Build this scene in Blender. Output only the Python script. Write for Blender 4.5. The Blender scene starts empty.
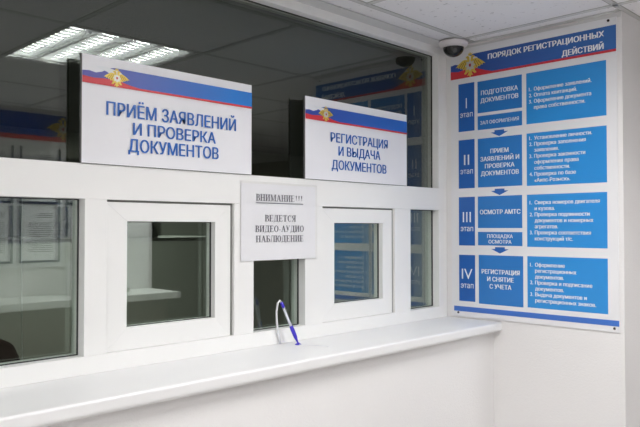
import bpy, bmesh, math, random
from mathutils import Matrix, Vector
from mathutils.geometry import tessellate_polygon
random.seed(4)
C = bpy.context.scene.collection
SC = bpy.context.scene
H = 1.52                                   # eye height; heights below are given relative to it

# ------------------------------------------------------------------ camera
cam = bpy.data.cameras.new('camera'); co = bpy.data.objects.new('camera', cam); C.objects.link(co)
F = 684.62; cam.sensor_width = 36; cam.lens = F / 640 * 36; cam.clip_start = .02
co.location = (0, 0, H)
co.rotation_euler = (math.pi / 2 + .02093, 0, -.79265)
SC.camera = co
# ------------------------------------------------------------------ world, lights, exposure
w = bpy.data.worlds.new('world'); SC.world = w; w.use_nodes = True
w.node_tree.nodes['Background'].inputs[0].default_value = (.9, .95, 1, 1)
w.node_tree.nodes['Background'].inputs[1].default_value = .05
SC.view_settings.view_transform = 'Standard'; SC.view_settings.look = 'None'
SC.view_settings.gamma = 1; SC.view_settings.use_curve_mapping = False
SC.view_settings.exposure = -0.30
STRIP_W = 5.9                              # watts of each of the four strips in a ceiling luminaire
STRIP_COL = (1.0, .988, .975)
LUM_SPOTS = [(1.485, .605), (-.355, .605), (-2.215, .605), (-.355, -.60), (2.745, -.60)]  # last two are added out of sight as frontal fill for the window wall
LUM_GAIN = [1.05, .6, .8, 1.05, 1.55]  # output of each luminaire, set to balance light on the walls
OFFICE_FILL_W = 38  # watts of the added office fill lamp

# ------------------------------------------------------------------ materials
M = {}
def mat(name, col, rough=.5, metal=0, bump=0, bscale=60, var=0, emit=None, spec=.5, vscale=3):
    m = bpy.data.materials.new(name); m.use_nodes = True; nt = m.node_tree; b = nt.nodes['Principled BSDF']
    b.inputs['Base Color'].default_value = (*col, 1); b.inputs['Roughness'].default_value = rough
    b.inputs['Metallic'].default_value = metal; b.inputs['Specular IOR Level'].default_value = spec
    tc = nt.nodes.new('ShaderNodeTexCoord')
    if bump:
        n = nt.nodes.new('ShaderNodeTexNoise'); n.inputs['Scale'].default_value = bscale; n.inputs['Detail'].default_value = 3
        nt.links.new(tc.outputs['Object'], n.inputs['Vector'])
        bp = nt.nodes.new('ShaderNodeBump'); bp.inputs['Strength'].default_value = bump; bp.inputs['Distance'].default_value = .004
        nt.links.new(n.outputs['Fac'], bp.inputs['Height']); nt.links.new(bp.outputs['Normal'], b.inputs['Normal'])
    if var:
        n = nt.nodes.new('ShaderNodeTexNoise'); n.inputs['Scale'].default_value = vscale; n.inputs['Detail'].default_value = 4
        nt.links.new(tc.outputs['Object'], n.inputs['Vector'])
        r = nt.nodes.new('ShaderNodeMapRange'); r.inputs['To Min'].default_value = 1 - var; r.inputs['To Max'].default_value = 1 + var * .3
        nt.links.new(n.outputs['Fac'], r.inputs['Value'])
        mx = nt.nodes.new('ShaderNodeVectorMath'); mx.operation = 'SCALE'; mx.inputs[0].default_value = col
        nt.links.new(r.outputs['Result'], mx.inputs['Scale']); nt.links.new(mx.outputs['Vector'], b.inputs['Base Color'])
    if emit:
        b.inputs['Emission Color'].default_value = (*col, 1); b.inputs['Emission Strength'].default_value = emit
    M[name] = m; return m
mat('pvc', (.87, .87, .86), .33, var=.01)
mat('sill_pvc', (.80, .80, .805), .40)
mat('bead', (.70, .69, .67), .4)
mat('gasket', (.03, .03, .03), .6)
mat('seal_grey', (.20, .20, .19), .6)
mat('wall_paint', (.81, .797, .795), .75, bump=.35, bscale=170, var=.015)
mat('hall_dim_paint', (.42, .39, .35), .8, bump=.3, bscale=120, var=.05)  # dimness of the unlit hall is put into this wall colour
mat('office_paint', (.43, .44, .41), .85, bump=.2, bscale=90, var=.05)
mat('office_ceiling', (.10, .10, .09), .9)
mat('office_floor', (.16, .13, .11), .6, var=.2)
mat('floor_tile', (.66, .64, .62), .45, var=.15)
mat('grid_metal', (.66, .66, .66), .5)
mat('groove', (.42, .42, .40), .8)
mat('board_white', (.80, .80, .82), .3)
mat('sign_white', (.84, .84, .88), .35)
mat('edge_shade', (.10, .10, .10), .6)
mat('print_white', (.88, .90, .93), .4)
mat('band_blue', (.045, .16, .56), .35)
mat('stage_blue', (.018, .125, .46), .35)
mat('box_blue', (.020, .19, .56), .35)
mat('list_blue', (.022, .27, .69), .35)
mat('text_blue', (.015, .13, .50), .4)
mat('header_blue', (.03, .09, .40), .35)
mat('flag_red', (.62, .035, .05), .4)
mat('flag_white', (.8, .82, .86), .4)
mat('gold', (.74, .55, .10), .4, metal=.25)
mat('gold_dark', (.30, .17, .03), .45, metal=.2)
mat('silver', (.62, .62, .58), .4, metal=.3)
mat('shield_red', (.45, .03, .04), .4)
mat('ink', (.10, .10, .13), .6)
mat('paper', (.88, .88, .91), .6)
mat('screw', (.06, .05, .05), .4, metal=.6)
mat('cam_white', (.72, .68, .69), .35)
mat('cam_dark', (.018, .018, .018), .08)
mat('cam_lens', (.10, .10, .10), .15, metal=.5)
mat('pen_blue', (.05, .03, .55), .3)
mat('pen_clear', (.62, .64, .72), .15)
mat('cord_white', (.78, .79, .82), .4)
mat('reflector', (.75, .76, .76), .25, metal=.6)
mat('tube', (1, .99, .96), .5, emit=10)
mat('louvre_grey', (.45, .46, .46), .4)
mat('housing', (.8, .8, .8), .5)
mat('pocket_blue', (.02, .03, .11), .5)
mat('text_grey', (.25, .26, .28), .7)
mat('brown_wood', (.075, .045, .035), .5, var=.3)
mat('ledge', (.72, .72, .70), .4)
mat('dark_fabric', (.02, .02, .022), .9)
mat('grey_plastic', (.23, .24, .23), .5)
mat('black_plastic', (.02, .02, .02), .5)
mat('office_shelf', (.40, .41, .39), .5)

def grad_mat(name, c0, c1, x0, x1):        # a printed left-to-right blend
    m = mat(name, c0, .35); nt = m.node_tree; b = nt.nodes['Principled BSDF']
    tc = nt.nodes.new('ShaderNodeTexCoord'); sp = nt.nodes.new('ShaderNodeSeparateXYZ'); nt.links.new(tc.outputs['Object'], sp.inputs[0])
    r = nt.nodes.new('ShaderNodeMapRange'); r.inputs['From Min'].default_value = x0; r.inputs['From Max'].default_value = x1
    nt.links.new(sp.outputs['X'], r.inputs['Value'])
    mx = nt.nodes.new('ShaderNodeMix'); mx.data_type = 'RGBA'; nt.links.new(r.outputs['Result'], mx.inputs['Factor'])
    mx.inputs['A'].default_value = (*c0, 1); mx.inputs['B'].default_value = (*c1, 1)
    nt.links.new(mx.outputs['Result'], b.inputs['Base Color']); return m
grad_mat('sign_blue', (.075, .06, .36), (.012, .19, .62), 0, .5)
grad_mat('sign_blue_small', (.03, .065, .36), (.02, .13, .52), 0, .5)
grad_mat('sheet_title_blue', (.028, .075, .34), (.028, .14, .44), 0, .7)

def glass_mat(name, tint, ior, gloss=(.93, 1, .98)):
    m = bpy.data.materials.new(name); m.use_nodes = True; nt = m.node_tree; nt.nodes.clear()
    out = nt.nodes.new('ShaderNodeOutputMaterial'); mx = nt.nodes.new('ShaderNodeMixShader')
    tr = nt.nodes.new('ShaderNodeBsdfTransparent'); tr.inputs[0].default_value = (*tint, 1)
    gl = nt.nodes.new('ShaderNodeBsdfGlossy'); gl.inputs['Color'].default_value = (*gloss, 1); gl.inputs['Roughness'].default_value = 0
    fr = nt.nodes.new('ShaderNodeFresnel'); fr.inputs['IOR'].default_value = ior
    ge = nt.nodes.new('ShaderNodeNewGeometry'); inv = nt.nodes.new('ShaderNodeMath'); inv.operation = 'SUBTRACT'; inv.inputs[0].default_value = 1
    mu = nt.nodes.new('ShaderNodeMath'); mu.operation = 'MULTIPLY'      # one reflection per sheet, taken at its outer face
    nt.links.new(ge.outputs['Backfacing'], inv.inputs[1]); nt.links.new(inv.outputs[0], mu.inputs[1]); nt.links.new(fr.outputs[0], mu.inputs[0])
    nt.links.new(mu.outputs[0], mx.inputs[0]); nt.links.new(tr.outputs[0], mx.inputs[1]); nt.links.new(gl.outputs[0], mx.inputs[2])
    nt.links.new(mx.outputs[0], out.inputs[0]); M[name] = m
glass_mat('glass_upper', (.76, .77, .74), 1.9)
glass_mat('glass_lower', (.90, .93, .90), 2.3)
def clear_mat():
    m = bpy.data.materials.new('sleeve'); m.use_nodes = True; nt = m.node_tree; nt.nodes.clear()
    out = nt.nodes.new('ShaderNodeOutputMaterial'); mx = nt.nodes.new('ShaderNodeMixShader'); mx.inputs[0].default_value = .04
    tr = nt.nodes.new('ShaderNodeBsdfTransparent'); d = nt.nodes.new('ShaderNodeBsdfGlossy')
    d.inputs['Roughness'].default_value = .2
    nt.links.new(tr.outputs[0], mx.inputs[1]); nt.links.new(d.outputs[0], mx.inputs[2]); nt.links.new(mx.outputs[0], out.inputs[0]); M['sleeve'] = m
clear_mat()

def ceiling_mat():                          # mineral tiles: fine speckle of pits
    m = mat('ceiling_tile', (.70, .69, .70), .9, bump=.25, bscale=90); nt = m.node_tree; b = nt.nodes['Principled BSDF']
    tc = nt.nodes.new('ShaderNodeTexCoord'); n = nt.nodes.new('ShaderNodeTexNoise'); n.inputs['Scale'].default_value = 55; n.inputs['Detail'].default_value = 2
    nt.links.new(tc.outputs['Object'], n.inputs['Vector'])
    r = nt.nodes.new('ShaderNodeValToRGB'); r.color_ramp.elements[0].position = .26; r.color_ramp.elements[0].color = (.62, .61, .62, 1)
    r.color_ramp.elements[1].position = .36; r.color_ramp.elements[1].color = (.90, .89, .905, 1)
    nt.links.new(n.outputs['Fac'], r.inputs[0]); nt.links.new(r.outputs[0], b.inputs['Base Color'])
ceiling_mat()

# ------------------------------------------------------------------ helpers
def bx(bm, x0, x1, y0, y1, z0, z1):
    xs = sorted((x0, x1)); ys = sorted((y0, y1)); zs = sorted((z0, z1))
    v = [bm.verts.new((x, y, z)) for x in xs for y in ys for z in zs]
    for f in ((0, 1, 3, 2), (4, 6, 7, 5), (0, 4, 5, 1), (2, 3, 7, 6), (0, 2, 6, 4), (1, 5, 7, 3)):
        bm.faces.new([v[i] for i in f])
def poly(bm, pts, n, t=.0006):              # flat print in the plane of a board: pts (x, z), raised n in front of it
    a = [bm.verts.new((p[0], -n, p[1])) for p in pts]; b = [bm.verts.new((p[0], -n + t, p[1])) for p in pts]
    k = len(pts); bm.faces.new(a); bm.faces.new(b[::-1])
    for i in range(k): bm.faces.new((a[i], b[i], b[(i + 1) % k], a[(i + 1) % k]))
def rect(bm, x0, x1, z0, z1, n, t=.0006): poly(bm, [(x0, z0), (x1, z0), (x1, z1), (x0, z1)], n, t)
def tube(bm, pts, rad, seg=12):
    rings = []; pts = [Vector(p) for p in pts]
    if not isinstance(rad, (list, tuple)): rad = [rad] * len(pts)
    for i, p in enumerate(pts):
        d = (pts[min(i + 1, len(pts) - 1)] - pts[max(i - 1, 0)]).normalized()
        a = d.cross(Vector((0, 1, 0))); a = a.normalized() if a.length > 1e-3 else Vector((1, 0, 0)); b = d.cross(a).normalized()
        rings.append([bm.verts.new(p + (a * math.cos(t) + b * math.sin(t)) * rad[i]) for t in [2 * math.pi * k / seg for k in range(seg)]])
    for r, s in zip(rings, rings[1:]):
        for k in range(seg): bm.faces.new((r[k], r[(k + 1) % seg], s[(k + 1) % seg], s[k]))
    bm.faces.new(rings[0][::-1]); bm.faces.new(rings[-1])
def lathe(bm, prof, seg=32, c=(0, 0)):
    rings = []
    for r, z in prof:
        if r < 1e-6: rings.append([bm.verts.new((c[0], c[1], z))])
        else: rings.append([bm.verts.new((c[0] + r * math.cos(2 * math.pi * k / seg), c[1] + r * math.sin(2 * math.pi * k / seg), z)) for k in range(seg)])
    for a, b in zip(rings, rings[1:]):
        for k in range(seg):
            k2 = (k + 1) % seg
            if len(a) == 1 and len(b) == 1: continue
            if len(a) == 1: bm.faces.new((a[0], b[k2], b[k]))
            elif len(b) == 1: bm.faces.new((a[k], a[k2], b[0]))
            else: bm.faces.new((a[k], a[k2], b[k2], b[k]))
def obj(name, bm, m, parent=None, bevel=0, smooth=False):
    bmesh.ops.recalc_face_normals(bm, faces=bm.faces)
    me = bpy.data.meshes.new(name); bm.to_mesh(me); bm.free()
    me.materials.append(M[m])
    if smooth:
        for p in me.polygons: p.use_smooth = True
    o = bpy.data.objects.new(name, me); C.objects.link(o)
    if parent: o.parent = parent
    if bevel:
        b = o.modifiers.new('bevel', 'BEVEL'); b.width = bevel; b.segments = 3; b.limit_method = 'ANGLE'
        if smooth is False:
            for p in me.polygons: p.use_smooth = False
    return o
def box(name, m, *a, parent=None, bevel=0):
    bm = bmesh.new(); bx(bm, *a); return obj(name, bm, m, parent, bevel)
def struct(o): o['kind'] = 'structure'; return o
def tag(o, label, cat, group=None):
    o['label'] = label; o['category'] = cat
    if group: o['group'] = group
    return o
def thing(name, label, cat, loc, rz=0, group=None):
    o = bpy.data.objects.new(name, None); C.objects.link(o); o.location = loc; o.rotation_euler = (0, 0, rz); o.empty_display_size = .05
    return tag(o, label, cat, group)
def part_label(o, label): o['label'] = label; return o

# --- lettering
def glyphs(body, bold):                     # every outline is filled with its own holes, so crossing strokes stay whole
    cu = bpy.data.curves.new('tmp', 'FONT'); cu.body = body; cu.size = 1; cu.resolution_u = 3; cu.fill_mode = 'NONE'
    ob = bpy.data.objects.new('tmp', cu); C.objects.link(ob); bpy.context.view_layer.update()
    me = ob.to_mesh(); co_ = [(v.co.x, v.co.y) for v in me.vertices]; nb = {}
    for e in me.edges:
        p, q = e.vertices; nb.setdefault(p, []).append(q); nb.setdefault(q, []).append(p)
    ob.to_mesh_clear(); bpy.data.objects.remove(ob); bpy.data.curves.remove(cu)
    loops = []; seen = set()
    for v0 in sorted(nb):
        if v0 in seen: continue
        lp = [v0]; seen.add(v0); prev = None; cur = v0
        while True:
            nx = [q for q in nb[cur] if q != prev and q not in seen]
            if prev is None: nx = [q for q in nb[cur] if q == cur + 1] or nx
            if not nx: break
            prev, cur = cur, nx[0]; lp.append(cur); seen.add(cur)
        if len(lp) > 2: loops.append([co_[i] for i in lp])
    def area(l): return sum(l[i - 1][0] * l[i][1] - l[i][0] * l[i - 1][1] for i in range(len(l))) / 2
    def inside(p, l):
        c = False
        for i in range(len(l)):
            (xa, ya), (xb, yb) = l[i - 1], l[i]
            if (ya > p[1]) != (yb > p[1]) and p[0] < (xb - xa) * (p[1] - ya) / (yb - ya) + xa: c = not c
        return c
    outer, holes = [], []
    for l in loops:
        host = [m_ for m_ in loops if m_ is not l and area(m_) * area(l) < 0 and abs(area(m_)) > abs(area(l)) and all(inside(p, m_) for p in l[::3])]
        (holes if host else outer).append(l)
    own = {i: [] for i in range(len(outer))}
    for h in holes:
        c = [i for i, l in enumerate(outer) if all(inside(p, l) for p in h[::3])]
        if c: own[min(c, key=lambda i: abs(area(outer[i])))].append(h)
    vs, fs = [], []
    for i, l in enumerate(outer):
        polys = [l] + own[i]; base = len(vs); flat = [(p[0], p[1], i % 5) for q in polys for p in q]; vs += flat
        for t in tessellate_polygon([[Vector((p[0], p[1], 0)) for p in q] for q in polys]): fs.append(tuple(base + k for k in t))
    return vs, fs
_cap = {}
def capof(bold):
    if bold not in _cap:
        ys = [v[1] for v in glyphs('Н', bold)[0]]; _cap[bold] = (max(ys) - min(ys), min(ys))
    return _cap[bold]
def write(bm, body, x, z, cap, width=None, xs=1, align='l', bold=.0, n=.0022, serif=0):
    wt = max(bold, 0) * 2.4; bold = 0; ch, base = capof(bold); vs, fs = glyphs(body, bold); s = cap / ch
    x0 = min(v[0] for v in vs); x1 = max(v[0] for v in vs)
    sx = width / (x1 - x0) if width else s * xs
    W = (x1 - x0) * sx
    ox = x - (0 if align == 'l' else W / 2 if align == 'c' else W)
    e = wt * cap
    for ci, (dx, dz) in enumerate([(0, 0)] if e <= 0 else [(-e, 0), (e, 0), (0, 0)]):
        bv = [bm.verts.new((ox + dx + (v[0] - x0) * sx, -n - .00040 * ci - .00008 * v[2], z + dz + (v[1] - base) * s)) for v in vs]
        for f in fs:
            try: bm.faces.new([bv[i] for i in f])
            except ValueError: pass
def lettering(parent, items, m='print_white', **kw):
    bm = bmesh.new()
    for it in items:
        k = dict(kw); k.update(it[1] if isinstance(it[1], dict) else {})
        write(bm, it[0], **k)
    me = bpy.data.meshes.new('lettering'); bm.normal_update()
    bm.to_mesh(me); bm.free(); me.materials.append(M[m])
    o = bpy.data.objects.new('lettering', me); C.objects.link(o); o.parent = parent; return o

# --- crest: a double-headed eagle with spread wings, crown, shield and star
def crest(parent, cx, cz, w, h, n=.003):
    hw, hh = w / 2, h / 2
    def T(pts, mir=False): return [(cx + (-p[0] if mir else p[0]) * hw, cz + p[1] * hh) for p in (pts[::-1] if mir else pts)]
    wing = [(.08, .30), (.26, .44), (.42, .46), (.58, .36), (.74, .22), (.88, .08), (1.0, -.06), (.82, -.05), (.84, -.16), (.68, -.12), (.66, -.25), (.52, -.20), (.48, -.36), (.36, -.28), (.30, -.46), (.20, -.30), (.08, -.30)]
    head = [(.03, .30), (.05, .62), (.14, .74), (.24, .70), (.33, .60), (.24, .58), (.20, .50), (.20, .30)]
    leg = [(.08, -.25), (.30, -.45), (.42, -.66), (.30, -.72), (.18, -.58), (.06, -.40)]
    bm = bmesh.new()
    for mir in (False, True):
        for p in (wing, head, leg): poly(bm, T(p, mir), n)
    poly(bm, T([(-.14, .40), (.14, .40), (.17, -.2), (.10, -.62), (.20, -.84), (.08, -.80), (0, -1), (-.08, -.80), (-.20, -.84), (-.10, -.62), (-.17, -.2)]), n + .0002)
    poly(bm, T([(-.11, .74), (-.15, .94), (-.06, .86), (0, 1.02), (.06, .86), (.15, .94), (.11, .74)]), n)
    e = obj('emblem', bm, 'gold', parent)
    for mir in (False, True):
        bm = bmesh.new()
        for a in ((.34, .44, .60, -.20), (.50, .34, .76, -.12), (.24, .40, .44, -.26)):
            poly(bm, T([(a[0], a[1] - .1), (a[0] + .03, a[1] - .08), (a[2] + .02, a[3] + .02), (a[2] - .02, a[3])], mir), n + .0006)
        obj('feathers', bm, 'gold_dark', e)
    bm = bmesh.new(); st = []
    for k in range(16):
        r = .46 if k % 2 == 0 else .30; t = k * math.pi / 8
        st.append((cx + r * hh * math.sin(t) * 1.05, cz + (r * math.cos(t) - .05) * hh))
    poly(bm, st, n + .0010); obj('star', bm, 'silver', e)
    bm = bmesh.new(); poly(bm, T([(-.07, .08), (.07, .08), (.07, -.10), (0, -.2), (-.07, -.10)]), n + .0016); obj('shield', bm, 'shield_red', e)
    return e
# --- waving tricolour header band: blue field, red foot, white crest of the wave
def header(parent, w, z0, z1, blue, flag, n=.0016, red=.006):
    h = z1 - z0; f = flag
    bm = bmesh.new()
    top = [(0, z0 + h * .62), (f * .15, z0 + h * .66), (f * .30, z0 + h * .60), (f * .45, z0 + h * .70), (f * .60, z0 + h * .94), (f * .75, z1), (w, z1)]
    poly(bm, [(0, z0 + red)] + [(w, z0 + red)] + top[::-1], n)
    hb = obj('header_band', bm, blue, parent)
    bm = bmesh.new()
    poly(bm, [(0, z0), (w, z0), (w, z0 + red), (f * 1.35, z0 + red), (f * 1.1, z0 + h * .20), (f * .85, z0 + h * .34), (f * .5, z0 + h * .36), (f * .25, z0 + h * .31), (0, z0 + h * .36)], n + .0006)
    part_label(obj('flag_stripe', bm, 'flag_red', hb), 'red foot stripe of the header')
    bm = bmesh.new()
    poly(bm, [(f * .30, z0 + h * .95), (f * .52, z0 + h * .99), (f * .86, z0 + h * .84), (f * .98, z0 + h * .62), (f * .80, z0 + h * .66), (f * .66, z0 + h * .60), (f * .55, z0 + h * .74), (f * .42, z0 + h * .80)], n + .0006)
    part_label(obj('flag_fold', bm, 'flag_white', hb), 'white waving fold of the flag')
    return hb

# ================================================================== SETTING
GX, GY, GP = 1.815, 1.56, .62              # ceiling grid lines
Z = lambda z: H + z
CZ = Z(.785)
XL, XR = -3.0, 5.4
struct(box('floor', 'floor_tile', XL, XR, -6, 1.475, -.1, 0))
# ceiling with holes for the luminaires
bm = bmesh.new()
xs = sorted({XL, XR} | {s[0] - .308 for s in LUM_SPOTS} | {s[0] + .308 for s in LUM_SPOTS})
for a, b in zip(xs, xs[1:]):
    y0 = -6
    for yc in sorted(s[1] for s in LUM_SPOTS if abs((a + b) / 2 - s[0]) < .28):
        bx(bm, a, b, y0, yc - .33, CZ, CZ + .02); y0 = yc + .33
    bx(bm, a, b, y0, 1.80, CZ, CZ + .02)
struct(obj('ceiling', bm, 'ceiling_tile'))
box('ceiling_slab', 'housing', XL, XR, -6, 1.8, CZ + .14, CZ + .2)['kind'] = 'structure'
bpy.data.objects['ceiling_slab'].name = 'ceiling_upper'
# T-bar grid
bm = bmesh.new(); bg = bmesh.new()
k = -2
while GX + k * GP * -1 > -99 and k < 9:
    x = GX - k * GP; k += 1
    if not XL < x < XR: continue
    y1 = 1.56
    bx(bm, x - .009, x + .009, -5.9, y1, CZ - .0018, CZ - .0002); 
    for s in (-1, 1): bx(bg, x + s * .011 - .002, x + s * .011 + .002, -5.9, y1, CZ - .0010, CZ - .0002)
for j in range(12):
    y = GY - j * GP
    if y < -5.9: continue
    x1 = 2.512 if y > .95 else XR
    bx(bm, XL, x1, y - .009, y + .009, CZ - .0018, CZ - .0002)
    for s in (-1, 1): bx(bg, XL, x1, y + s * .011 - .002, y + s * .011 + .002, CZ - .0010, CZ - .0002)
struct(obj('trim_1', bm, 'grid_metal'))
struct(obj('trim_2', bg, 'groove'))
# perimeter angle along window wall and side wall
bm = bmesh.new(); bx(bm, XL, 2.512, 1.640, 1.6998, CZ - .006, CZ - .0022); bx(bm, 2.490, 2.512, .95, 1.64, CZ - .005, CZ - .0022)
bx(bm, 2.5105, 2.5135, .95, 1.699, CZ - .022, CZ - .005)
struct(obj('trim_3', bm, 'grid_metal', bevel=.001))
# walls
struct(box('wall_front', 'wall_paint', XL, 2.60, 1.475, 1.83, 0, Z(-.4225)))
struct(box('wall_front_left', 'wall_paint', XL, -1.40, 1.70, 1.83, Z(-.4225), CZ + .02))
bm = bmesh.new(); bx(bm, 2.514, 2.90, .948, 1.475, 0, CZ); bx(bm, 2.514, 2.90, 1.475, 1.83, Z(-.4225), CZ); bx(bm, 2.60, 2.90, 1.475, 1.83, 0, Z(-.4225))
struct(obj('wall_right', bm, 'wall_paint'))
struct(box('wall_right_hall', 'hall_dim_paint', 2.90, 3.0, .45, .948, 0, CZ))
struct(box('wall_hall_front', 'hall_dim_paint', 3.0, XR, .45, .55, 0, CZ))
struct(box('wall_hall_right', 'hall_dim_paint', XR, XR + .1, -6, .55, 0, CZ))
struct(box('wall_hall_end', 'hall_dim_paint', XL, XR, -6.1, -6, 0, CZ))
struct(box('wall_back', 'wall_paint', XL, 2.75, -1.1, -1.0, 0, CZ))
struct(box('wall_back_return', 'hall_dim_paint', 2.65, 2.75, -6, -1.1, 0, CZ))
struct(box('wall_left', 'wall_paint', XL - .1, XL, -1.0, 1.7, 0, CZ))
d1 = struct(box('door_1', 'brown_wood', 2.872, 2.899, .47, .93, .002, CZ - .02, bevel=.003))
bm = bmesh.new(); tube(bm, [(2.87, .54, 1.0), (2.845, .54, 1.0), (2.845, .62, 1.0)], .008); obj('door_handle', bm, 'reflector', d1)
# office behind the glass
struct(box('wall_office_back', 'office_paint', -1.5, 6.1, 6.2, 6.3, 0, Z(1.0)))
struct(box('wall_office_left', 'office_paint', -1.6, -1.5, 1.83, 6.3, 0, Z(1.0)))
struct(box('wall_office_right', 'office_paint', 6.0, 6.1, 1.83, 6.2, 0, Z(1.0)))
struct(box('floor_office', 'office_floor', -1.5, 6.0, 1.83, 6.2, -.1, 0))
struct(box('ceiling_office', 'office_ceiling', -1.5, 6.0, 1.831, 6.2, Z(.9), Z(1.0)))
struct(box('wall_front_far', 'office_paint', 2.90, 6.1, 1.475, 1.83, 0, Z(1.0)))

# ------------------------------------------------------------------ WINDOW
win = bpy.data.objects.new('window_1', None); C.objects.link(win); win.location = (0, 1.70, H); struct(win)
# in this object's space: x along the wall, y=0 the front face, z relative to eye
FT = .075
def member(name, x0, x1, z0, z1, y0=0, y1=FT, m='pvc', bevel=.0008): return box(name, m, x0, x1, y0, y1, z0, z1, parent=win, bevel=bevel)
member('top_rail', -1.4, 2.512, .747, .783)
member('transom', -1.4, 2.512, .0765, .1695)
member('bottom_rail', -1.4, 2.512, -.3848, -.337)
member('side_jamb', 2.452, 2.512, .1697, .7468); member('side_jamb', 2.452, 2.512, -.3368, .0763)
member('side_jamb', -1.4, -1.34, -.3368, .0763); member('side_jamb', -1.4, -1.34, .1697, .7468)
for a, b in ((-.45, -.38), (.846, .909), (1.342, 1.421), (1.652, 1.738), (2.150, 2.252)): member('mullion', a, b, -.3368, .0763)
def pane(parent, x0, x1, z0, z1, y, m, bead=.020, bm_='bead', gy=None):
    g = bmesh.new(); bx(g, x0, x1, y, y + .004, z0, z1)
    p = obj('glass_pane', g, m, parent)
    g = bmesh.new(); bx(g, x0, x1, y + .022, y + .026, z0, z1); obj('inner_glass', g, m, p if parent is win else parent)
    # gasket: a dark rubber line round the glass
    g = bmesh.new(); t = .0022
    for a in ((x0, x1, z0, z0 + t), (x0, x1, z1 - t, z1), (x0, x0 + t, z0 + t, z1 - t), (x1 - t, x1, z0 + t, z1 - t)): bx(g, a[0], a[1], y - .002, y + .0045, a[2], a[3])
    obj('gasket', g, 'gasket', p if parent is win else parent)
    return p
GY0 = .034
# upper light
pane(win, -1.34, 2.4515, .170, .7465, GY0, 'glass_upper')
# lower fixed lights
pane(win, -.379, .8455, -.3365, .076, GY0, 'glass_lower')
pane(win, -1.339, -.451, -.3365, .076, GY0, 'glass_lower')
pane(win, 1.4215, 1.6515, -.3365, .076, GY0, 'glass_lower')
pane(win, 2.2525, 2.4515, -.3365, .076, GY0, 'glass_lower')
# sliding sashes
def sash(x0, x1, g0, g1):
    z0, z1, gz0, gz1 = -.3365, .0705, -.276, .018
    y0, y1 = .010, .058
    s = bmesh.new()
    O = [(x0, z0), (x1, z0), (x1, z1), (x0, z1)]; I = [(g0, gz0), (g1, gz0), (g1, gz1), (g0, gz1)]
    for k in range(4):                     # four mitred members with a hairline between them
        a, b, c, d = O[k], O[(k + 1) % 4], I[(k + 1) % 4], I[k]
        cx = sum(p[0] for p in (a, b, c, d)) / 4; cz = sum(p[1] for p in (a, b, c, d)) / 4
        q = [(p[0] + (.00015 if p[0] < cx else -.00015), p[1]) if k % 2 == 0 else (p[0], p[1] + (.00015 if p[1] < cz else -.00015)) for p in (a, b, c, d)]
        f = [s.verts.new((p[0], y0, p[1])) for p in q]; r = [s.verts.new((p[0], y1, p[1])) for p in q]
        s.faces.new(f); s.faces.new(r[::-1])
        for i in range(4): s.faces.new((f[i], r[i], r[(i + 1) % 4], f[(i + 1) % 4]))
    so = obj('sliding_sash', s, 'pvc', win, bevel=.0003)
    pane(so, g0, g1, gz0, gz1, y0 + .022, 'glass_lower')
    # brush seal in the gap to the jamb and under the transom
    b = bmesh.new(); bx(b, x1 + .0002, x1 + .0075, .012, .05, z0, z1 + .001); bx(b, x0, x1 + .0075, .012, .05, z1 + .0003, z1 + .0056)
    part_label(obj('brush_seal', b, 'seal_grey', so), 'dark grey seal in the gap beside the sash')
sash(.9095, 1.3335, .975, 1.275)
sash(1.739, 2.142, 1.809, 2.085)
# sill / counter ledge
bm = bmesh.new(); pr = []
for k in range(7):
    t = math.pi / 2 * k / 6; pr.append((1.436 + .007 - .007 * math.sin(t), -.385 - .007 + .007 * math.cos(t)))
for k in range(7):
    t = math.pi / 2 * k / 6; pr.append((1.436 + .012 - .012 * math.cos(t), -.422 + .012 - .012 * math.sin(t)))
pr += [(1.715, -.422), (1.715, -.385)]
a = [bm.verts.new((-1.42, p[0], Z(p[1]))) for p in pr]; b = [bm.verts.new((2.5130, p[0], Z(p[1]))) for p in pr]
bm.faces.new(a); bm.faces.new(b[::-1])
for i in range(len(pr)): bm.faces.new((a[i], b[i], b[(i + 1) % len(pr)], a[(i + 1) % len(pr)]))
sl = obj('counter_sill', bm, 'sill_pvc')
tag(sl, 'long white plastic sill running under all the service windows', 'window sill')

# ================================================================== SIGNS ON THE GLASS
def sign(name_label, x0, x1, lines, blue, hb, emb):
    r = thing('hanging_sign', name_label, 'sign', (x0, 1.693, Z(.1705)), 0)
    w, h = x1 - x0, .287
    p = box('sign_panel', 'sign_white', 0, w, 0, .004, 0, h, parent=r)
    e = box('edge_strip', 'edge_shade', -.0035, -.0001, .0, .006, 0, h, parent=r); part_label(e, 'dark strip painting in the unlit back mirrored beside the panel')  # dark strip paints in the sign's unlit back as mirrored in the glass
    header(r, w, hb[0], hb[1], blue, .125)
    crest(r, *emb)
    lettering(r, [(t, dict(x=x, z=z, width=wd, cap=cp)) for t, x, z, wd, cp in lines], 'text_blue', bold=.012, align='l')
    return r
sign('larger white sign for document intake and checking, leaning on the transom at left', .832, 1.405,
     [('ПРИЁМ ЗАЯВЛЕНИЙ', .069, .1325, .438, .037), ('И ПРОВЕРКА', .149, .086, .280, .034), ('ДОКУМЕНТОВ', .135, .039, .305, .036)],
     'sign_blue', (.211, .262), (.098, .2360, .076, .052))
sign('white sign for registration and issue of documents, upright on the transom at right', 1.645, 2.218,
     [('РЕГИСТРАЦИЯ', .126, .1385, .322, .034), ('И ВЫДАЧА', .167, .0915, .235, .034), ('ДОКУМЕНТОВ', .131, .0405, .308, .034)],
     'sign_blue_small', (.2075, .259), (.100, .2345, .076, .056))

# ================================================================== NOTICE
nt_ = thing('paper_notice', 'white paper notice about video and audio surveillance taped over the narrow middle window', 'notice', (1.360, 1.697, Z(-.110)))
box('sheet', 'paper', .006, .338, 0, .0006, .004, .252, parent=nt_)
box('plastic_sleeve', 'sleeve', 0, .346, -.0014, -.0010, 0, .260, parent=nt_)
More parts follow.
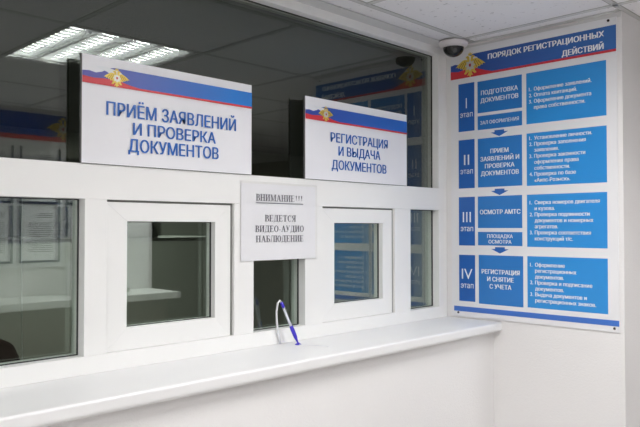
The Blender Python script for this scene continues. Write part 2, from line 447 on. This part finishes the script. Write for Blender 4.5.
# a serif face drawn stroke by stroke: thick stems, hairline bars, slab serifs (unit = cap height)
TK, TN, SF = .15, .055, .05
def st_(x, z0=0, z1=1, sf=(1, 1), t=TK):        # upright stem with serifs
    q = [(x - t / 2, z0, x + t / 2, z1)]
    if sf[0]: q.append((x - t / 2 - .11, z0, x + t / 2 + .11, z0 + SF))
    if sf[1]: q.append((x - t / 2 - .11, z1 - SF, x + t / 2 + .11, z1))
    return q
def dg_(x0, z0, x1, z1, t): return [((x0 - t / 2, z0), (x0 + t / 2, z0), (x1 + t / 2, z1), (x1 - t / 2, z1))]
def bowl_(cx, cz, rx, rz, a0, a1, thick=TK):    # crescent stroke, heavy at the sides
    n_ = 14; o_, i_ = [], []
    for k in range(n_ + 1):
        a = math.radians(a0 + (a1 - a0) * k / n_); o_.append((cx + rx * math.cos(a), cz + rz * math.sin(a))); i_.append((cx + (rx - thick) * math.cos(a), cz + (rz - TN) * math.sin(a)))
    return [(o_[k], o_[k + 1], i_[k + 1], i_[k]) for k in range(n_)]
SERIF = {
 'В': (.66, st_(.17) + [(.17, .95, .36, 1), (.17, .49, .38, .545), (.17, 0, .38, .05)] + bowl_(.34, .745, .25, .255, -90, 90) + bowl_(.36, .27, .30, .27, -90, 90)),
 'Н': (.80, st_(.17) + st_(.63) + [(.2, .48, .6, .535)]),
 'И': (.80, st_(.17) + st_(.63) + dg_(.24, .10, .56, .90, .06)),
 'М': (.98, st_(.14, t=.06) + st_(.82) + dg_(.44, .05, .18, 1, .14) + dg_(.44, .05, .78, 1, .05)),
 'А': (.78, dg_(.12, 0, .38, 1, .055) + dg_(.64, 0, .38, 1, .16) + [(.24, .32, .54, .37), (.0, 0, .24, SF), (.50, 0, .78, SF)]),
 'Е': (.68, st_(.17) + [(.17, .95, .60, 1), (.17, .49, .46, .54), (.17, 0, .62, .05), (.565, .78, .60, 1), (.585, 0, .62, .24), (.435, .40, .465, .63)]),
 'Д': (.78, st_(.58, sf=(0, 1)) + dg_(.14, .05, .26, .98, .05) + [(.18, .95, .66, 1), (.02, .0, .76, .05), (.02, -.20, .06, .03), (.72, -.20, .76, .03)]),
 'Т': (.70, st_(.35, sf=(1, 0)) + [(.04, .95, .66, 1), (.04, .74, .075, 1), (.625, .74, .66, 1)]),
 'С': (.70, bowl_(.38, .5, .34, .51, 50, 310) + [(.585, .68, .62, 1), (.62, .12, .65, .2)]),
 'Я': (.72, st_(.55) + [(.30, .95, .55, 1), (.30, .46, .55, .51)] + bowl_(.32, .73, .25, .27, 90, 270) + dg_(.10, .02, .38, .48, .11) + [(.0, 0, .16, SF)]),
 'О': (.78, bowl_(.39, .5, .36, .51, 0, 360)),
 '-': (.36, [(.05, .28, .31, .345)]),
 'У': (.74, dg_(.34, .30, .14, 1, .14) + dg_(.22, .04, .62, 1, .055) + bowl_(.16, .12, .10, .12, 180, 360, .06) + [(.0, .95, .28, 1), (.50, .95, .74, 1)]),
 'Б': (.66, st_(.17) + [(.17, .95, .56, 1), (.53, .78, .56, 1), (.17, .53, .36, .58), (.17, 0, .36, .05)] + bowl_(.34, .29, .29, .29, -90, 90)),
 'Л': (.78, st_(.62) + dg_(.16, .06, .26, .98, .05) + [(.18, .95, .66, 1)] + bowl_(.10, .07, .08, .07, 150, 380, .06)),
 'Ю': (1.02, st_(.15) + [(.2, .48, .45, .53)] + bowl_(.67, .5, .31, .51, 0, 360)),
 '!': (.30, [((.12, .28), (.18, .28), (.22, 1), (.08, 1)), (.09, 0, .21, .13)]),
}
def serif_write(bm, body, x, z, cap, width, n=.0018, fat=0):
    adv = [SERIF[c][0] + .05 for c in body]; sx = width / (sum(adv) - .05); ox = 0; k = 0
    for c, a_ in zip(body, adv):
        for q in SERIF[c][1]:
            k += 1
            p = q if isinstance(q[0], tuple) else ((q[0], q[1]), (q[2], q[1]), (q[2], q[3]), (q[0], q[3]))
            vs = [bm.verts.new((x + (ox + u) * sx, -n - .00008 * (k % 5), z + v * cap)) for u, v in p]
            try: bm.faces.new(vs)
            except ValueError: pass
        ox += a_
bm = bmesh.new()
serif_write(bm, 'ВНИМАНИЕ', .066, .198, .0215, .171)
serif_write(bm, '!!!', .2395, .204, .0150, .036)
rect(bm, .066, .277, .1900, .1922, .0018, .0004)
serif_write(bm, 'ВЕДЕТСЯ', .104, .131, .0210, .139)
serif_write(bm, 'ВИДЕО-АУДИО', .063, .0965, .0210, .218)
serif_write(bm, 'НАБЛЮДЕНИЕ', .066, .0635, .0210, .213)
obj('lettering', bm, 'ink', nt_)

# ================================================================== PROCEDURE BOARD ON THE SIDE WALL
pb = thing('procedure_board', 'large white and blue board on the side wall listing four numbered registration stages', 'information board', (2.512, 1.674, H), -math.pi / 2)
bm = bmesh.new(); bx(bm, 0, .709, -.003, 0, -.377, .766); obj('backing_board', bm, 'board_white', pb, bevel=.0008)
header(pb, .707, .640, .737, 'sheet_title_blue', .15, n=.0042, red=.009)
crest(pb, .098, .692, .145, .108, n=.0056)
lettering(pb, [('ПОРЯДОК РЕГИСТРАЦИОННЫХ', dict(x=.184, z=.7005, width=.480, cap=.022)), ('ДЕЙСТВИЙ', dict(x=.504, z=.6555, width=.158, cap=.022))], bold=.028, n=.0054)
part_label(box('foot_band', 'band_blue', .012, .709, -.0036, -.003, -.355, -.334, parent=pb), 'blue band along the foot of the board')
SX = None
def xs_for(t, cap, width, bold):
    vs, _ = glyphs(t, 0); return width / ((max(v[0] for v in vs) - min(v[0] for v in vs)) * cap / capof(0)[0])
SX = xs_for('Установление личности.', .0155, .237, .022)
def panel(name, m, x0, x1, z0, z1):
    bm = bmesh.new(); rect(bm, x0, x1, z0, z1, .0036); return obj(name, bm, m, pb)
def label(p, lines, xc, cap, bold=.02):      # lines: (text, baseline, width)
    lettering(p, [(t, dict(x=xc, z=z, width=w_)) for t, z, w_ in lines], cap=cap, bold=bold, align='c', n=.0040)
stages = [('I', .411, .616, .010), ('II', .168, .375, .026), ('III', -.075, .131, .040), ('IV', -.311, -.115, .052)]
for num, z0, z1, wd in stages:
    p = panel('stage_panel', 'stage_blue', .038, .1165, z0, z1); zc = (z0 + z1) / 2
    L = []
    lettering(p, [(num, dict(x=.0775, z=zc - .004, width=wd if num != 'I' else .005, cap=.046, bold=-.012)), ('этап', dict(x=.0775, z=zc - .042, width=.062, cap=.024, bold=0.0))], align='c', n=.0040)
XC = (.132 + .335) / 2
p = panel('title_panel', 'box_blue', .132, .335, .481, .614); label(p, [('ПОДГОТОВКА', .555, .168), ('ДОКУМЕНТОВ', .523, .172)], XC, .0185)
p = panel('subtitle_panel', 'box_blue', .132, .335, .410, .468); label(p, [('ЗАЛ ОФОРМЛЕНИЯ', .4315, .176)], XC, .0150, .012)
p = panel('title_panel', 'box_blue', .132, .334, .169, .373); label(p, [('ПРИЕМ', .308, .082), ('ЗАЯВЛЕНИЙ И', .277, .176), ('ПРОВЕРКА', .247, .134), ('ДОКУМЕНТОВ', .217, .172)], XC, .0185)
p = panel('title_panel', 'box_blue', .131, .333, -.001, .131); label(p, [('ОСМОТР АМТС', .0565, .184)], XC, .0185)
p = panel('subtitle_panel', 'box_blue', .131, .333, -.073, -.017); label(p, [('ПЛОЩАДКА', -.0415, .116), ('ОСМОТРА', -.0645, .104)], XC, .0150, .016)
p = panel('title_panel', 'box_blue', .134, .336, -.316, -.113); label(p, [('РЕГИСТРАЦИЯ', -.190, .172), ('И СНЯТИЕ', -.220, .120), ('С УЧЕТА', -.250, .098)], XC + .001, .0185)
def lst(z0, z1, lines, ztop, pitch):
    p = panel('list_panel', 'list_blue', .354, .670, z0, z1); it = []
    for i, t in enumerate(lines):
        z = ztop - i * pitch
        if t[0].isdigit(): it.append((t[:2], dict(x=.366, z=z))); t = t[3:]
        it.append((t.strip(), dict(x=.387, z=z)))
    lettering(p, it, cap=.0150, xs=SX, bold=.018, n=.0040)
lst(.411, .614, ['1. Оформление заявлений.', '2. Оплата квитанций.', '3. Оформление документа', '    права собственности.'], .541, .0243)
lst(.166, .374, ['1. Установление личности.', '2. Проверка заполнения', '    заявления.', '3. Проверка законности', '    оформления права', '    собственности.', '4. Проверка по базе', '    «Аипс-Розыск».'], .347, .0238)
lst(-.075, .131, ['1. Сверка номеров двигателя', '    и кузова.', '2. Проверка подлинности', '    документов и номерных', '    агрегатов.', '3. Проверка соответствия', '    конструкций т/с.'], .0925, .0236)
lst(-.314, -.112, ['1. Оформление', '    регистрационных', '    документов.', '2. Проверка и подписание', '    документов.', '3. Выдача документов и', '    регистрационных знаков.'], -.152, .0232)
for zt in (.402, .160, -.079):
    bm = bmesh.new(); c = .233
    poly(bm, [(c - .022, zt), (c + .022, zt), (c + .022, zt - .008), (c + .040, zt - .008), (c, zt - .026), (c - .040, zt - .008), (c - .022, zt - .008)], .0036)
    obj('arrow', bm, 'stage_blue', pb)
for x, z in ((.679, .757), (.692, -.363), (.033, -.361), (.033, .757)):
    bm = bmesh.new(); lathe(bm, [(0, .0065), (.004, .0065), (.0052, .003), (.0052, .002)], 12)
    bm.transform(Matrix.Translation((x, 0, z)) @ Matrix.Rotation(math.pi / 2, 4, 'X')); obj('screw', bm, 'screw', pb)

# ================================================================== DOME CAMERA
dc = thing('dome_camera', 'white dome security camera with black bubble in the ceiling corner', 'security camera', (2.430, 1.608, CZ - .006))
bm = bmesh.new(); lathe(bm, [(0, 0), (.060, 0), (.062, -.003), (.060, -.010), (.055, -.018), (.050, -.021), (0, -.021)], 48); obj('camera_base', bm, 'cam_white', dc, smooth=True)
bm = bmesh.new(); lathe(bm, [(.0435, -.0205)] + [(.0435 * math.cos(t), -.024 - .038 * math.sin(t)) for t in [i * math.pi / 16 for i in range(9)]], 40)
dm = obj('dome', bm, 'cam_dark', dc, smooth=True)
bm = bmesh.new(); lathe(bm, [(.0445, -.0205), (.0470, -.0212), (.0460, -.0245), (.0442, -.0245)], 40); obj('trim_ring', bm, 'cam_white', dc, smooth=True)
bm = bmesh.new(); lathe(bm, [(0, .011), (.009, .010), (.011, .002), (.011, 0), (0, 0)], 20)
dirv = Vector((-.60, -.55, -.42)).normalized(); bm.transform(Matrix.Translation(Vector((0, 0, -.024)) + dirv * .0365) @ dirv.to_track_quat('Z', 'Y').to_matrix().to_4x4()); obj('lens', bm, 'cam_lens', dc, smooth=True)
# short cable from the base along the side-wall angle
bm = bmesh.new(); tube(bm, [(.060, -.03, -.006), (.072, -.09, -.004), (.074, -.25, -.004), (.074, -.50, -.004)], .0028, 8); obj('cable', bm, 'cam_white', dc)

# ================================================================== PEN
pn = thing('ballpoint_pen', 'blue and clear ballpoint pen leaning in a holder, tethered by a white cord', 'pen', (1.563, 1.642, Z(-.385)))
tip = Vector((0, 0, .004)); top = Vector((-.048, .030, .142))
d = (top - tip)
P = lambda t: tuple(tip + d * t)
bm = bmesh.new(); lathe(bm, [(0, .0), (.0105, .0), (.0105, .002), (.006, .004), (.004, .007), (0, .007)], 20); obj('pen_foot', bm, 'pen_blue', pn, smooth=True)
bm = bmesh.new(); tube(bm, [P(.02), P(.08), P(.16), P(.32), P(.42)], [.0024, .0038, .0062, .0068, .0060]); obj('pen_grip', bm, 'pen_blue', pn, smooth=True)
bm = bmesh.new(); tube(bm, [P(.42), P(.45), P(.86)], [.0050, .0050, .0046]); br = obj('pen_barrel', bm, 'pen_clear', pn, smooth=True)
bm = bmesh.new(); o_ = Vector((.001, -.0045, 0)); tube(bm, [tuple(Vector(P(.47)) + o_), tuple(Vector(P(.84)) + o_)], .0010, 6); part_label(obj('refill', bm, 'ink', br), 'dark ink refill')
bm = bmesh.new(); tube(bm, [P(.86), P(.90), P(.99), P(1.0)], [.0050, .0056, .0054, .003]); obj('pen_cap', bm, 'pen_blue', pn, smooth=True)
bm = bmesh.new()
tube(bm, [P(.97), (-.054, .030, .147), (-.060, .034, .138), (-.060, .040, .110), (-.054, .045, .075), (-.046, .048, .045), (-.038, .050, .020), (-.034, .050, .003)], .0034, 10); obj('cord', bm, 'cord_white', pn, smooth=True)
bm = bmesh.new(); tube(bm, [(-.004, -.008, .0012), (.020, -.045, .0012), (.035, -.075, .0012), (.042, -.10, .0012)], .0010, 6); obj('thread', bm, 'cord_white', pn)

# ================================================================== CEILING LUMINAIRES
def copy_tree(o, parent=None):
    c = o.copy(); C.objects.link(c); c.parent = parent
    for ch in list(o.children): copy_tree(ch, c)
    return c
lum = thing('ceiling_luminaire', 'square recessed ceiling light with four louvred tubes mirrored in the upper glass', 'ceiling light', (LUM_SPOTS[0][0], LUM_SPOTS[0][1], CZ), 0, 'louvred ceiling lights')
bm = bmesh.new()
bx(bm, -.307, .307, -.329, .329, .090, .094)
for a in ((-.307, -.303, -.329, .329), (.303, .307, -.329, .329), (-.303, .303, -.329, -.325), (-.303, .303, .325, .329)): bx(bm, *a, 0, .090)
obj('housing', bm, 'housing', lum)
for i in range(4):
    cx = -.225 + i * .150
    bm = bmesh.new(); tube(bm, [(cx, -.31, .062), (cx, .31, .062)], .008, 12); obj('fluorescent_tube', bm, 'tube', lum)
    bm = bmesh.new()
    for s in (-1, 1):                       # curved side reflectors of the trough
        pr = [(.0715, .004), (.066, .025), (.054, .05), (.034, .075)]
        for (a, za), (b, zb) in zip(pr, pr[1:]):
            v = [bm.verts.new((cx + s * a, -.322, za)), bm.verts.new((cx + s * a, .322, za)), bm.verts.new((cx + s * b, .322, zb)), bm.verts.new((cx + s * b, -.322, zb))]; bm.faces.new(v)
    obj('trough', bm, 'reflector', lum); bm = bmesh.new()
    for k in range(14):                     # cross blades
        y = -.2925 + k * .045
        v = [bm.verts.new(q) for q in ((cx - .068, y, .004), (cx + .068, y, .004), (cx + .066, y, .021), (cx, y, .012), (cx - .066, y, .021))]; bm.faces.new(v)
    obj('louvre', bm, 'louvre_grey', lum)
for i, s in enumerate(LUM_SPOTS):
    if i:
        o = copy_tree(lum); o.location = (s[0], s[1], CZ)
        o['label'] = ['', 'square recessed ceiling light with four tubes, next along to the left of the mirrored one', 'square recessed ceiling light with four tubes, farthest along to the left',
                      'added unseen fill light built as a square recessed luminaire, near the back wall', 'added unseen fill light built as a square recessed luminaire, at the mouth of the side hall'][i]
    for k in range(4):
        la = bpy.data.lights.new('strip_light', 'AREA'); la.shape = 'RECTANGLE'; la.size = .10; la.size_y = .62; la.energy = STRIP_W * LUM_GAIN[i]; la.color = STRIP_COL
        lo = bpy.data.objects.new('strip_light', la); C.objects.link(lo); lo.location = (s[0] - .225 + k * .150, s[1], CZ + .024)

ol = thing('office_fill_lamp', 'flat square panel lamp on the dim office ceiling, behind the intake sign', 'ceiling light', (2.85, 4.7, Z(.8995)))  # added lamp, kept out of sight, to brighten the dark office
box('lamp_body', 'housing', -.3, .3, -.3, .3, -.03, 0, parent=ol, bevel=.004)
la = bpy.data.lights.new('office_fill', 'AREA'); la.shape = 'SQUARE'; la.size = .56; la.energy = OFFICE_FILL_W; la.color = (.97, 1, .93)
lo = bpy.data.objects.new('office_fill', la); C.objects.link(lo); lo.location = (2.85, 4.7, Z(.866))
# ================================================================== INFO STAND AND LEDGE ON THE BACK WALL (seen in the glass)
st = thing('information_stand', 'blue headed stand of framed document sheets mirrored in the left window', 'information board', (2.42, -.998, H), math.pi)
bm = bmesh.new(); bx(bm, 0, 1.35, -.004, 0, -.26, .755); obj('backing_board', bm, 'board_white', st)
header(st, 1.35, .575, .750, 'header_blue', .32, n=.0056, red=.03)
crest(st, .36, .665, .22, .16, n=.0074)
for r in range(2):
    for c in range(4):
        x = .065 + c * .310; z = -.228 + r * .385
        bm = bmesh.new()
        for a in ((x, x + .27, z, z + .014), (x, x + .014, z + .014, z + .37), (x + .256, x + .27, z + .014, z + .37)): bx(bm, a[0], a[1], -.010, -.0042, a[2], a[3])
        pk = obj('document_pocket', bm, 'pocket_blue', st)
        box('document_sheet', 'paper', x + .026, x + .244, -.0065, -.0055, z + .016, z + .355, parent=pk)
        bm = bmesh.new()
        for k in range(21):
            if k in (3, 4) : continue
            zz = z + .320 - k * .0125; ww = .17 * (1 if k > 4 else .7) * random.uniform(.75, 1)
            rect(bm, x + .05, x + .05 + ww, zz, zz + .0045, .0072, .0004)
        obj('lettering', bm, 'text_grey', pk)
lg = thing('writing_ledge', 'white writing ledge over dark wooden fronts mirrored low in the left windows', 'counter', (1.2, -.998, 0))
box('worktop', 'ledge', -1.2, 1.54, .0, .395, Z(-.49), Z(-.445), parent=lg, bevel=.004)
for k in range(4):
    x = -1.15 + k * .66; box('shade_front', 'brown_wood', x, x + .645, .03, .33, .002, Z(-.4905), parent=lg, bevel=.003)  # brown fronts added so the shade under the ledge is in their colour
bx_ = box('support', 'ledge', .86, .90, .335, .36, .002, Z(-.4905), parent=lg); part_label(bx_, 'pale upright support')
lh = thing('leaflet_holder', 'pale leaflet holder standing on the writing ledge before the stand', 'leaflet holder', (2.12, -.90, Z(-.4445)))
bm = bmesh.new(); bx(bm, -.08, .08, 0, .003, .003, .385); bx(bm, -.08, .08, .003, .06, 0, .003); bx(bm, -.08, .08, .045, .048, .003, .10); obj('holder', bm, 'ledge', lh)
box('leaflet', 'paper', -.075, .075, .006, .020, .004, .22, parent=lh)
sp = thing('stapler', 'small black stapler lying on the writing ledge', 'stapler', (2.40, -.82, Z(-.4445)))
bm = bmesh.new(); bx(bm, -.06, .06, -.012, .012, 0, .006); obj('stapler_base', bm, 'black_plastic', sp, bevel=.002)
bm = bmesh.new(); bx(bm, -.055, .06, -.010, .010, .012, .030); bx(bm, .045, .06, -.010, .010, .006, .013); obj('stapler_arm', bm, 'black_plastic', sp, bevel=.003)

# ================================================================== OFFICE BEHIND THE GLASS
ws = thing('wall_shelf', 'pale shelf on the office wall seen dimly through the left sliding sash', 'shelf', (1.2, 3.2, Z(-.053)))
box('shelf_board', 'office_shelf', -.9, 1.45, 0, .99, -.02, 0, parent=ws)
box('shelf_back', 'office_shelf', -.9, 1.45, .98, .998, .0, .50, parent=ws)
bm = bmesh.new(); n_ = 14
pts = [(-.23, 0), (.23, 0)] + [(.23 * math.cos(t) if True else 0, .02 + .10 * math.sin(t)) for t in [i * math.pi / n_ for i in range(n_ + 1)]]
a = [bm.verts.new((p[0], 0, p[1])) for p in pts]; b = [bm.verts.new((p[0], .3, p[1])) for p in pts]
bm.faces.new(a); bm.faces.new(b[::-1])
for i in range(len(pts)): bm.faces.new((a[i], b[i], b[(i + 1) % len(pts)], a[(i + 1) % len(pts)]))
hc = obj('rounded_case', bm, 'grey_plastic'); hc.location = (1.79, 3.22, Z(-.0525)); tag(hc, 'dark grey case with rounded top on the office shelf', 'case')
oc = thing('office_chair', 'dark office chair low behind the left window', 'chair', (.90, 2.6, 0))
bm = bmesh.new(); 
pr = [(-.17, .55), (.17, .55), (.22, .62), (.245, .80), (.235, .95), (.19, 1.06), (.10, 1.105), (0, 1.115), (-.10, 1.105), (-.19, 1.06), (-.235, .95), (-.245, .80), (-.22, .62)]
a = [bm.verts.new((p[0], .18 - .06 * abs(p[0]), p[1])) for p in pr]; b = [bm.verts.new((p[0], .24, p[1])) for p in pr]
bm.faces.new(a); bm.faces.new(b[::-1])
for i in range(len(pr)): bm.faces.new((a[i], b[i], b[(i + 1) % len(pr)], a[(i + 1) % len(pr)]))
obj('backrest', bm, 'dark_fabric', oc, bevel=.02)
bm = bmesh.new(); bx(bm, -.25, .25, -.25, .24, .44, .52); obj('seat', bm, 'dark_fabric', oc, bevel=.03)
bm = bmesh.new(); tube(bm, [(0, 0, .08), (0, 0, .44)], .025); obj('column', bm, 'black_plastic', oc)
bm = bmesh.new(); bx(bm, -.03, .03, .235, .26, .40, .7); bx(bm, -.03, .03, 0, .26, .40, .44); obj('back_bracket', bm, 'black_plastic', oc)
for k in range(5):
    t = k * 2 * math.pi / 5 + .3; cx, cy = .28 * math.cos(t), .28 * math.sin(t)
    bm = bmesh.new(); tube(bm, [(0, 0, .10), (cx, cy, .07)], [.022, .014], 8); lgo = obj('leg', bm, 'black_plastic', oc)
    bm = bmesh.new(); lathe(bm, [(0, 0), (.018, .004), (.025, .025), (.018, .046), (0, .05)], 12, (cx, cy)); obj('caster', bm, 'black_plastic', lgo)
bm = bmesh.new(); tube(bm, [(0, -.2145, .11), (0, -.02, .105), (0, 0, .09), (0, .004, 0), (.004, 0, -.40)], .0012, 6)
cd = obj('blind_cord', bm, 'cord_white'); cd.location = (.80, 1.99, H); tag(cd, 'thin pale cord hanging behind the left window glass', 'cord')
